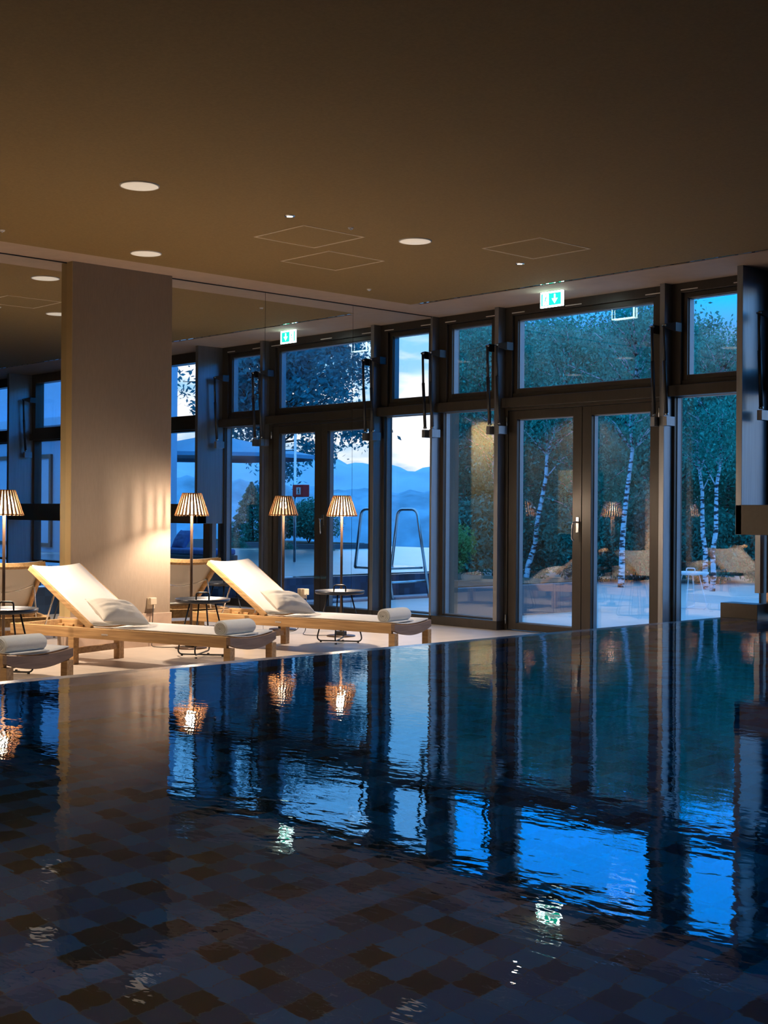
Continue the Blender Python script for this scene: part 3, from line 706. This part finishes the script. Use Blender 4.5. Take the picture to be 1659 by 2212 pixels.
# ------------------------------------------------------------------ outdoors
def leaves(n, fn, size, seed, droop=0):
    rr = random.Random(seed); vs = []; fs = []
    for i in range(n):
        p, s = fn(rr); s *= size*(.6+.8*rr.random())
        a = Vector((rr.uniform(-1,1),rr.uniform(-1,1),rr.uniform(-1,1)-droop)).normalized()
        b = a.cross(Vector((rr.uniform(-1,1),rr.uniform(-1,1),rr.uniform(-1,1)))).normalized()
        p = Vector(p); k = len(vs)
        vs += [tuple(p-a*s), tuple(p+b*s*.45-a*s*.1), tuple(p+a*s), tuple(p-b*s*.45-a*s*.1)]
        fs.append((k,k+1,k+2,k+3))
    return MB().add(vs, fs)
def make_birch(seed, h=6.0, spread=1.5, nl=8000, leaf_low=.25, lsz=.05, tr=.075):
    rr = random.Random(seed)
    r = empty('birch_tree', (0,0,0), cat='tree')
    pts = []; x = y = 0
    for k in range(12):
        z = h*.92*k/11; pts.append((x,y,z)); x += rr.uniform(-.10,.10); y += rr.uniform(-.10,.10)
    tk = MB().tube(pts, [tr*(1-.85*k/11) for k in range(12)], 8)
    clumps = []
    for k in range(46):
        z = h*(leaf_low+(1-leaf_low)*rr.random()**.8); u = (z/h-leaf_low)/(1-leaf_low); rad = spread*(.35+.9*math.sin(math.pi*min(1,u*.8+.15)))*rr.uniform(.3,1.0)
        a = rr.uniform(0,2*math.pi); i = min(10,int(z/h*.95/.92*11)); base = Vector(pts[i])
        tip = Vector((base.x+math.cos(a)*rad, base.y+math.sin(a)*rad, min(h,z+rad*.25)))
        tk.tube([tuple(base), tuple(base.lerp(tip,.5)+Vector((0,0,.12))), tuple(tip)], [.018,.012,.005], 5)
        clumps.append((tip, rr.uniform(.30,.62))); clumps.append((base.lerp(tip,.6), rr.uniform(.3,.5)))
    tk.build('trunk', M['birch'], r)
    def fn(q):
        c_, s = clumps[q.randrange(len(clumps))]
        v = Vector((q.gauss(0,.5),q.gauss(0,.5),q.gauss(0,.55)-.25*q.random()))*s
        return c_+v, 1
    leaves(nl, fn, lsz, seed+1, .6).build('crown', M['leaf'], r)
    return r
def fpos(az, d): return (9.566+math.sin(R(az))*d, -9.777+math.cos(R(az))*d)
protos = [make_birch(11,6.2,1.5,17000,.22), make_birch(23,6.2,1.7,17000,.30), make_birch(37,6.2,1.4,16000,.12)]
spots = []
rr = random.Random(5)
for row, (d0, n, el) in enumerate(((24.5,9,9.2),(28,9,9.3),(33,10,9.5))):
    for k in range(n):
        az = -59 + (36 if row else 34)*(k+.5)/n + rr.uniform(-.8,.8) + row*1.2
        d = d0 + rr.uniform(-1.2,1.2)
        if az > -33.5: e = rr.uniform(7.0,8.2)
        else: e = el + rr.uniform(-.8,.6)
        spots.append((az,d,e,row))
names = {0:'birch at the front of the wood beyond the terrace',1:'birch in the middle of the wood beyond the terrace',2:'birch at the back of the wood beyond the terrace'}
used = [False]*3
for k, (az,d,e,row) in enumerate(spots):
    i = k % 3; o = protos[i] if not used[i] else copy_tree(protos[i]); used[i] = True
    x, y = fpos(az,d); h = (1.15 + d*math.tan(R(e)) - .55)/6.2
    o.location = (x,y,-.1); o.rotation_euler = (0,0,rr.uniform(0,6.28)); o.scale = (h*1.1,h*1.1,h)
    o['label'] = names[row]+' with pale trunk'; o['group'] = names[row].replace('birch','birches')
hero = make_birch(61,6.3,1.3,9000,.50,.045,.075)
for k, (x,y,tilt,rz,sc_,lab) in enumerate(((-5.1,7.2,10,.5,.70,'leaning white birch trunk seen through the left door leaf'),(-3.05,7.1,3.2,2.3,.70,'white birch with marked bark seen through the right door leaf'),
        (-1.6,7.4,3,4.1,.62,'slim white birch seen through the window right of the door'),(-1.95,7.8,-4,1.2,.60,'thin forked birch seen through the window right of the door'),(-5.9,7.6,-5,5.1,.66,'thin pale birch at the left of the door'),(-7.0,6.6,6,3.3,.66,'pale birch seen through the narrow corner window'))):
    o = hero if k == 0 else copy_tree(hero); o.location = (x,y,-.1); o.scale = (sc_,)*3
    o.rotation_euler = (Matrix.Rotation(R(47),3,'Z') @ Matrix.Rotation(R(tilt),3,'Y') @ Matrix.Rotation(rz,3,'Z')).to_euler()
    o['label'] = lab; o['group'] = 'white birches at the edge of the terrace'
# dense underwood of spruces behind
def make_spruce(seed, h=5.0, nl=9000, base_r=1.1, name='spruce_tree', mat='leafdark', sz=.055):
    r = empty(name, (0,0,0), cat='tree')
    MB().tube([(0,0,0),(0,0,h*.5),(0,0,h*.98)], [.07,.05,.01], 7).build('trunk', M['bark'], r)
    def fn(q):
        u = q.random()**1.5; z = h*(.05+.95*u); tier = .75+.35*abs(math.sin(u*26)); rad = base_r*(1-u)**.8*tier*q.random()**.4; a = q.uniform(0,6.283); a += .25*math.sin(a*7)
        return Vector((math.cos(a)*rad,math.sin(a)*rad,z-.15*rad)), 1
    leaves(nl, fn, sz, seed).build('needles', M[mat], r)
    return r
spr = make_spruce(3,5.0,13000,1.3)
for k in range(13):
    az = -58+33*(k+.5)/13; d = 37+rr.uniform(-1,1); x, y = fpos(az,d); e = 8.4 if az < -34 else 6.6
    o = spr if k == 0 else copy_tree(spr); h = (1.15+d*math.tan(R(e+rr.uniform(-.6,.6))))/5.0*.97
    o.location = (x,y,-.1); o.scale = (h*1.1,h*1.1,h); o.rotation_euler = (0,0,k*1.3)
    o['label'] = 'dark spruce at the very back of the wood'; o['group'] = 'spruces behind the birches'
# undergrowth shrubs
def make_shrub(seed, rx, h, nl, mat='leaflight', sz=.035, name='garden_shrub'):
    r = empty(name, (0,0,0), cat='shrub')
    st = MB(); q0 = random.Random(seed)
    for k in range(7):
        a = q0.uniform(0,6.28); st.tube([(0,0,0),(math.cos(a)*rx*.3,math.sin(a)*rx*.3,h*.4),(math.cos(a)*rx*.55,math.sin(a)*rx*.55,h*.75)], [.012,.009,.004], 5)
    st.build('stems', M['bark'], r)
    blobs = [(Vector((q0.uniform(-.55,.55)*rx,q0.uniform(-.55,.55)*rx,q0.uniform(.25,.75)*h)), q0.uniform(.35,.6)) for _ in range(12)]
    def fn(q):
        c_, s = blobs[q.randrange(12)]; v = Vector((q.gauss(0,1),q.gauss(0,1),q.gauss(0,1))).normalized()*q.random()**.35*s
        return Vector((c_.x+v.x*rx,c_.y+v.y*rx,max(.02,c_.z+v.z*h*.55))), 1
    leaves(nl, fn, sz, seed+9).build('foliage', M[mat], r)
    return r
und = make_shrub(51,1.0,1.35,14000,'leafdark',.038,'woodland_shrub')
for k in range(14):
    az = -59+34*(k+.5)/14; d = 23+rr.uniform(-.6,.6); x, y = fpos(az,d)
    o = und if k == 0 else copy_tree(und); o.location = (x,y,-.1); s = rr.uniform(.75,1.15); o.scale = (s,s,s*rr.uniform(.8,1.1)); o.rotation_euler = (0,0,k*2.1)
    o['label'] = 'leafy bush along the edge of the wood'; o['group'] = 'bushes along the wood edge'
MB().box(-40,3.4,12,70,-.35,-.05).build('ground', M['soil'], label='dark woodland ground behind the terrace', cat='ground', kind='structure')
# granite planter outside the corner windows
g_ = empty('granite_planter', (0,0,0), label='long low granite planter block on the terrace outside the door', cat='planter')
MB().box(-4.2,-.30,.35,2.92,-.02,.32).build('wall_block', M['granite'], g_, bevel=.006)
MB().box(-4.1,-.42,.45,2.80,.32,.33).build('soil', M['soil'], g_)
for k, (x,y,s,lab) in enumerate(((-1.55,1.75,.9,'round bush with green leaves growing in the granite planter, at the corner window'),(-2.6,2.4,1.0,'bush at the back of the granite planter'))):
    if k == 0: gb = make_shrub(71,.42,.72,6500,'leaflight',.026,'planter_bush'); o = gb
    else: o = copy_tree(gb)
    o.location = (x,y,.33); o.scale = (s,s,s); o['label'] = lab

# --- things seen through the windows by way of the mirror
tr2 = empty('broadleaf_tree', (18.2,12.06,-.42), label='broad dark tree whose leafy branches hang over the terrace', cat='tree')
q = random.Random(99); tk = MB().tube([(0,0,0),(.05,.02,1.5),(-.05,.05,3.0),(0,0,4.6)], [.10,.085,.07,.03], 9); cl = []
for k in range(60):
    a = q.uniform(0,6.283); z0 = q.uniform(2.2,4.4); rad = q.uniform(.4,1.9); z1 = z0+q.uniform(-.25,1.5)
    tipp = Vector((math.cos(a)*rad,math.sin(a)*rad,max(2.3,z1)))
    tk.tube([(0,0,z0),tuple(Vector((0,0,z0)).lerp(tipp,.5)+Vector((0,0,.15))),tuple(tipp)], [.03,.018,.006], 5)
    cl.append((tipp,q.uniform(.22,.42)))
    cl.append((Vector((0,0,z0)).lerp(tipp,.7),q.uniform(.2,.35)))
for k in range(70):
    v = Vector((q.uniform(-3.15,.9),q.uniform(-.9,.5),q.uniform(3.0,4.35)))
    if v.z < 3.25 and q.random() < .5: v.z += .5
    cl.append((v,q.uniform(.2,.36)))
    if k % 2 == 0: tk.tube([(0,0,max(2.3,v.z-1.0)),tuple(Vector((0,0,v.z-.6)).lerp(v,.5)),tuple(v)], [.028,.016,.005], 5)
for v in ((-3.0,-.3,2.62),(-2.8,-.3,2.5),(-2.6,-.35,2.7),(-2.0,-.3,2.7),(-.95,-.3,2.1),(-1.0,-.3,1.85),(.3,-.2,2.2),(-1.5,-.3,2.35),(-1.35,-.2,2.2),(-.75,-.5,2.0),(-.5,-.4,1.75),(-.35,-.35,1.5)): cl.append((Vector(v),.2))
tk.build('trunk', M['bark'], tr2)
def fn(q):
    c_, s = cl[q.randrange(len(cl))]; return c_+Vector((q.gauss(0,.55),q.gauss(0,.55),q.gauss(0,.5)))*s, 1
leaves(22000, fn, .052, 12).build('crown', M['leafoak'], tr2)
tr2.scale = (1.35,)*3

pl = empty('garden_planter', (0,0,0), label='grey stone planter beyond the outdoor pool', cat='planter')
MB().box(12.4,17.5,8.8,10.4,-.1,.41).build('wall_block', M['granite'], pl, bevel=.01)
MB().box(12.5,17.4,8.9,10.3,.41,.42).build('soil', M['soil'], pl)
cf = make_spruce(13,1.36,7500,.66,'dwarf_conifer','leafgarden',.035); cf.location = (15.35,9.3,.42); cf['label'] = 'small pointed conifer growing in the planter beyond the outdoor pool'
bsh = make_shrub(81,.80,1.0,9000,'leafgarden',.035,'clipped_bush'); bsh.location = (13.25,9.3,.42); bsh['label'] = 'round dark bush in the planter beyond the outdoor pool'
for k, (x,y,s,lab) in enumerate(((12.95,8.35,.42,'low bush at the rim of the outdoor pool, below the round bush'),(14.6,8.35,.42,'low bush at the rim of the outdoor pool, below the conifer'),(11.6,8.4,.36,'low bush at the rim of the outdoor pool, nearest the ladder'))):
    o = copy_tree(bsh); o.location = (x,y,.12); o.scale = (s,s,s*.8); o['label'] = lab; o['group'] = 'low bushes at the pool rim'
lawn = MB().box(14,40,0,8.6,-.3,-.0).box(11.0,40,8.6,14,-.3,.10).build('garden_ground', M['terrace'], label='pale paved garden around the outdoor pool', cat='ground', kind='structure')
# pool ladder
ld = empty('pool_ladder', (3.5,2.6,-.02), label='stainless steel step ladder over the outdoor pool wall', cat='pool ladder')
for yy in (-.33,.35):
    MB().tube(fillet([(-.38,yy,.0),(-.13,yy,1.19),(.24,yy,1.19),(.36,yy,.40)],.10,6), .021, 10).build('rail', M['steel'], ld)
MB().box(-.26,.38,-.33,.35,.385,.415).build('platform', M['steel'], ld, bevel=.004)
MB().tube([(-.315,-.33,.22),(-.315,.35,.22)], .02, 8).build('rung', M['steel'], ld)
MB().tube([(.36,-.33,.40),(.36,.35,.40)], .018, 8).build('rung', M['steel'], ld)
gu_ = MB().box(3.10,3.45,.14,12,-.022,-.012); gu_.build('gutter', M['poolwall'], label='dark gutter along the outdoor pool wall', cat='gutter', kind='structure')
MB().box(3.38,3.41,.14,12,-.012,.012).build('gutter_rail', M['traywhite'], label='thin white rail along the outdoor pool wall', cat='rail', kind='structure')
# rescue box on a pole
rp = empty('rescue_station', (7.27,4.0,.28), label='red box with pictogram fixed to a slim pole beside the outdoor pool', cat='rescue box')
MB().tube([(0,0,-.6),(0,0,2.25)], .022, 10).build('pole', M['alu'], rp)
MB().tube([(0,0,1.85),(.5,0,1.85)], .012, 8).build('bracket', M['alu'], rp)
bxr = MB().box(-.285,-.02,-.07,.07,1.08,1.28).build('box', M['redbox'], rp, bevel=.008)
MB().box(-.232,-.125,-.074,-.071,1.12,1.235).build('pictogram', M['white'], bxr)
fg = MB(); fg.box(-.19,-.172,-.077,-.0745,1.205,1.223); fg.bar((-.181,-.0758,1.203),(-.186,-.0758,1.165),.02,.002,up=(0,1,0)); fg.bar((-.186,-.0758,1.165),(-.165,-.0758,1.13),.010,.002,up=(0,1,0)); fg.bar((-.186,-.0758,1.165),(-.205,-.0758,1.13),.010,.002,up=(0,1,0)); fg.bar((-.181,-.0758,1.195),(-.155,-.0758,1.175),.008,.002,up=(0,1,0))
fg.build('figure_symbol', M['blackfig'], bxr)
# parasol
ps = empty('parasol', (11.75,5.6,0), label='folded out blue grey parasol over the garden', cat='parasol')
MB().tube([(0,0,0),(0,0,2.62)], .03, 10).build('pole', M['alu'], ps)
pm_ = MB(); n = 8; rim = []
vs = [(0,0,2.62)]
for k in range(n):
    a = R(45*k+10); vs.append((2.05*math.cos(a),2.05*math.sin(a),2.20))
for k in range(n):
    a = R(45*k+10); vs.append((2.05*math.cos(a),2.05*math.sin(a),2.13))
fs = [(0,1+k,1+(k+1)%n) for k in range(n)]+[(1+k,9+k,9+(k+1)%n,1+(k+1)%n) for k in range(n)]
pm_.add(vs, fs); pm_.build('canopy', M['parasol'], ps)
# house wall with window at far left of the mirror view
hs = empty('neighbour_building', (0,0,0), label='pale blue building wing beside the outdoor pool', cat='building')
MB().box(10.50,11.0,3.2,3.9,-.02,5.2).build('wall', M['renderwall'], hs)
MB().box(11.0,19,3.2,3.6,-.02,5.2).build('wall', M['renderwall'], hs)
for k in range(4):
    f = MB(); frame_rect(f, 12+k*1.7,13.1+k*1.7,.4,2.2,.07,3.15,3.2); f.build('window_frame', M['bronze'], hs)
MB().box(10.4,19,2.7,3.2,2.7,2.85).build('canopy_slab', M['renderwall'], hs)
# daybed
db = empty('outdoor_daybed', (8.9,3.05,W-.30), label='outdoor daybed with blue cushions seen under the casing', cat='daybed')
MB().box(-.9,.9,-.35,.35,.30,.40).build('base', M['blackmetal'], db, bevel=.01)
MB().box(-.88,.88,-.33,.33,.40,.50).build('mattress', M['bluecloth'], db, bevel=.03)
for s in (-1,1):
    for u in (-1,1): MB().box(s*.8-.03,s*.8+.03,u*.28-.03,u*.28+.03,-.55,.30).build('leg', M['blackmetal'], db)
pc = pillow_mesh(9).build('cushion', M['bluecloth'], label='blue cushion on the outdoor daybed', cat='cushion'); pc.location = (9.15,3.1,W+.34); pc.rotation_euler = (R(60),0,R(10)); pc.scale = (1.2,1.2,1.2)

# lake and hills
MB().box(-60,900,14.5,900,-3.2,-3.0).build('lake', M['lake'], label='wide calm lake below the garden', cat='lake', kind='structure')
def hill(name, dist, az0, az1, hfun, mat, label, depth, base=-3.05, n=160, m_=8):
    cx, cy = -9.566, -9.777
    mb = MB(); vs = []; fs = []
    for i in range(n+1):
        az = az0+(az1-az0)*i/n
        for j in range(m_+1):
            u = j/m_; d = dist+depth*u; z = base + (hfun(az)-base)*math.sin(u*math.pi/2)**.8*(1+.10*mnoise.noise(Vector((az*1.5,u*4,dist))))
            vs.append((cx+math.sin(R(az))*d, cy+math.cos(R(az))*d, z))
    w = m_+1
    for i in range(n):
        for j in range(m_): a = i*w+j; fs.append((a,a+w,a+w+1,a+1))
    mb.add(vs, fs, smooth=True).build(name, mat, label=label, cat='hill', kind='structure')
hill('hill_near', 155, 30, 75, lambda az: 1.15+170*math.tan(R(1.05+.25*math.sin(az*.35+1)+.10*mnoise.noise(Vector((az*2.2,0,0)))+.06*mnoise.noise(Vector((az*9,3,0))))), M['hillnear_haze'], 'wooded hill across the lake, haze put into its colour', 16)
hill('hill_far', 380, 28, 80, lambda az: 1.15+440*math.tan(R(2.0+.28*math.sin(az*.42-1.2)+.12*mnoise.noise(Vector((az*1.1,7,0)))+.03*mnoise.noise(Vector((az*8,5,0))))), M['hillfar_haze'], 'far ridge behind the wooded hill, mist put into its pale colour', 60)

# ------------------------------------------------------------------ world
w = bpy.data.worlds.new('dusk_sky'); sc.world = w; w.use_nodes = True; t = w.node_tree; t.nodes.clear()
out = node(t, 'ShaderNodeOutputWorld'); bg = node(t, 'ShaderNodeBackground')
tc = node(t, 'ShaderNodeTexCoord'); nv = node(t, 'ShaderNodeVectorMath', operation='NORMALIZE'); t.links.new(tc.outputs['Generated'], nv.inputs[0])
sp = node(t, 'ShaderNodeSeparateXYZ'); t.links.new(nv.outputs[0], sp.inputs[0])
def ramp_(stops, sock, inter='LINEAR'):
    r = node(t, 'ShaderNodeValToRGB'); r.color_ramp.interpolation = inter; e = r.color_ramp.elements
    while len(e) < len(stops): e.new(.5)
    for i, (p, c_) in enumerate(stops): e[i].position = p; e[i].color = tuple(c_)+(1,)
    t.links.new(sock, r.inputs[0]); return r.outputs[0]
# elevation ramps (z = sin elevation)
cold = ramp_([(0,(.10,.30,.55)),(.13,(.11,.40,.80)),(.155,(.01,.66,2.1)),(.19,(.0,1.0,3.6)),(.32,(.0,1.0,3.6)),(.5,(.20,.80,1.9)),(1,(.32,.82,1.45))], sp.outputs[2])
warm = ramp_([(0,(.80,.92,1.1)),(.07,(.62,.95,1.25)),(.12,(.38,.88,1.3)),(.17,(.25,.95,2.0)),(.24,(.30,1.25,2.9)),(.4,(.22,.9,2.2)),(1,(.32,.82,1.45))], sp.outputs[2])
dt = node(t, 'ShaderNodeVectorMath', operation='DOT_PRODUCT'); dt.inputs[1].default_value = (.74,.67,0); t.links.new(nv.outputs[0], dt.inputs[0])
mr = node(t, 'ShaderNodeMapRange'); mr.inputs[1].default_value = .2; mr.inputs[2].default_value = .85; t.links.new(dt.outputs['Value'], mr.inputs[0])
mx = node(t, 'ShaderNodeMix', data_type='RGBA'); t.links.new(mr.outputs[0], mx.inputs[0]); t.links.new(cold, mx.inputs[6]); t.links.new(warm, mx.inputs[7])
# clouds
mp = node(t, 'ShaderNodeMapping'); mp.inputs['Scale'].default_value = (6,6,26); mp.inputs['Location'].default_value = (.3,.1,.4); t.links.new(nv.outputs[0], mp.inputs[0])
cn = node(t, 'ShaderNodeTexNoise'); cn.inputs['Scale'].default_value = 2.2; cn.inputs['Detail'].default_value = 7; t.links.new(mp.outputs[0], cn.inputs['Vector'])
cm = ramp_([(.38,(0,0,0)),(.54,(1,1,1))], cn.outputs[0])
lowm = ramp_([(0.0,(0,0,0)),(.035,(1,1,1)),(.11,(.8,.8,.8)),(.15,(0,0,0))], sp.outputs[2])
d2 = node(t, 'ShaderNodeMapRange'); d2.inputs[1].default_value = .80; d2.inputs[2].default_value = .97; t.links.new(dt.outputs['Value'], d2.inputs[0])
m1 = node(t, 'ShaderNodeMath', operation='MULTIPLY'); t.links.new(cm, m1.inputs[0]); t.links.new(lowm, m1.inputs[1])
m2 = node(t, 'ShaderNodeMath', operation='MULTIPLY'); t.links.new(m1.outputs[0], m2.inputs[0]); t.links.new(d2.outputs[0], m2.inputs[1])
mc = node(t, 'ShaderNodeMix', data_type='RGBA'); t.links.new(m2.outputs[0], mc.inputs[0]); t.links.new(mx.outputs[2], mc.inputs[6]); mc.inputs[7].default_value = (1.6,1.5,1.5,1)
# sunset glow
gd = node(t, 'ShaderNodeVectorMath', operation='DOT_PRODUCT'); v_ = Vector((math.sin(R(44.9)),math.cos(R(44.9)),math.tan(R(3.9)))).normalized(); gd.inputs[1].default_value = v_; t.links.new(nv.outputs[0], gd.inputs[0])
gm = node(t, 'ShaderNodeMapRange', interpolation_type='SMOOTHSTEP'); gm.inputs[1].default_value = math.cos(R(2.4)); gm.inputs[2].default_value = math.cos(R(.2)); t.links.new(gd.outputs['Value'], gm.inputs[0])
ga = node(t, 'ShaderNodeMix', data_type='RGBA', blend_type='ADD'); t.links.new(gm.outputs[0], ga.inputs[0]); t.links.new(mc.outputs[2], ga.inputs[6]); ga.inputs[7].default_value = (1.3,.95,.75,1)
t.links.new(ga.outputs[2], bg.inputs[0]); bg.inputs[1].default_value = 1.15; t.links.new(bg.outputs[0], out.inputs[0])
try: w.cycles.sampling_method = 'AUTOMATIC'
except Exception: pass

# ------------------------------------------------------------------ camera
cd = bpy.data.cameras.new('camera'); cam = bpy.data.objects.new('camera', cd); COL.objects.link(cam)
cd.sensor_fit = 'VERTICAL'; cd.sensor_height = 36; cd.lens = 2877.921*36/2212
cd.shift_y = -3.129/2212
cam.matrix_world = Matrix.Translation((9.566,-9.777,1.15)) @ Matrix.Rotation(R(46.876),4,'Z') @ Matrix.Rotation(R(90),4,'X') @ Matrix.Rotation(R(.399),4,'Z')
cd.clip_end = 2000
sc.camera = cam
sc.view_settings.view_transform = 'Standard'; sc.view_settings.look = 'None'; sc.view_settings.gamma = 1; sc.view_settings.exposure = 0.15
sc.view_settings.use_curve_mapping = False
cy = sc.cycles
cy.use_denoising = True
cy.max_bounces = 8; cy.diffuse_bounces = 3; cy.glossy_bounces = 6; cy.transmission_bounces = 6; cy.transparent_max_bounces = 16
cy.sample_clamp_indirect = 6; cy.sample_clamp_direct = 0; cy.caustics_refractive = False; cy.caustics_reflective = False
cy.use_adaptive_sampling = True; cy.adaptive_threshold = .02
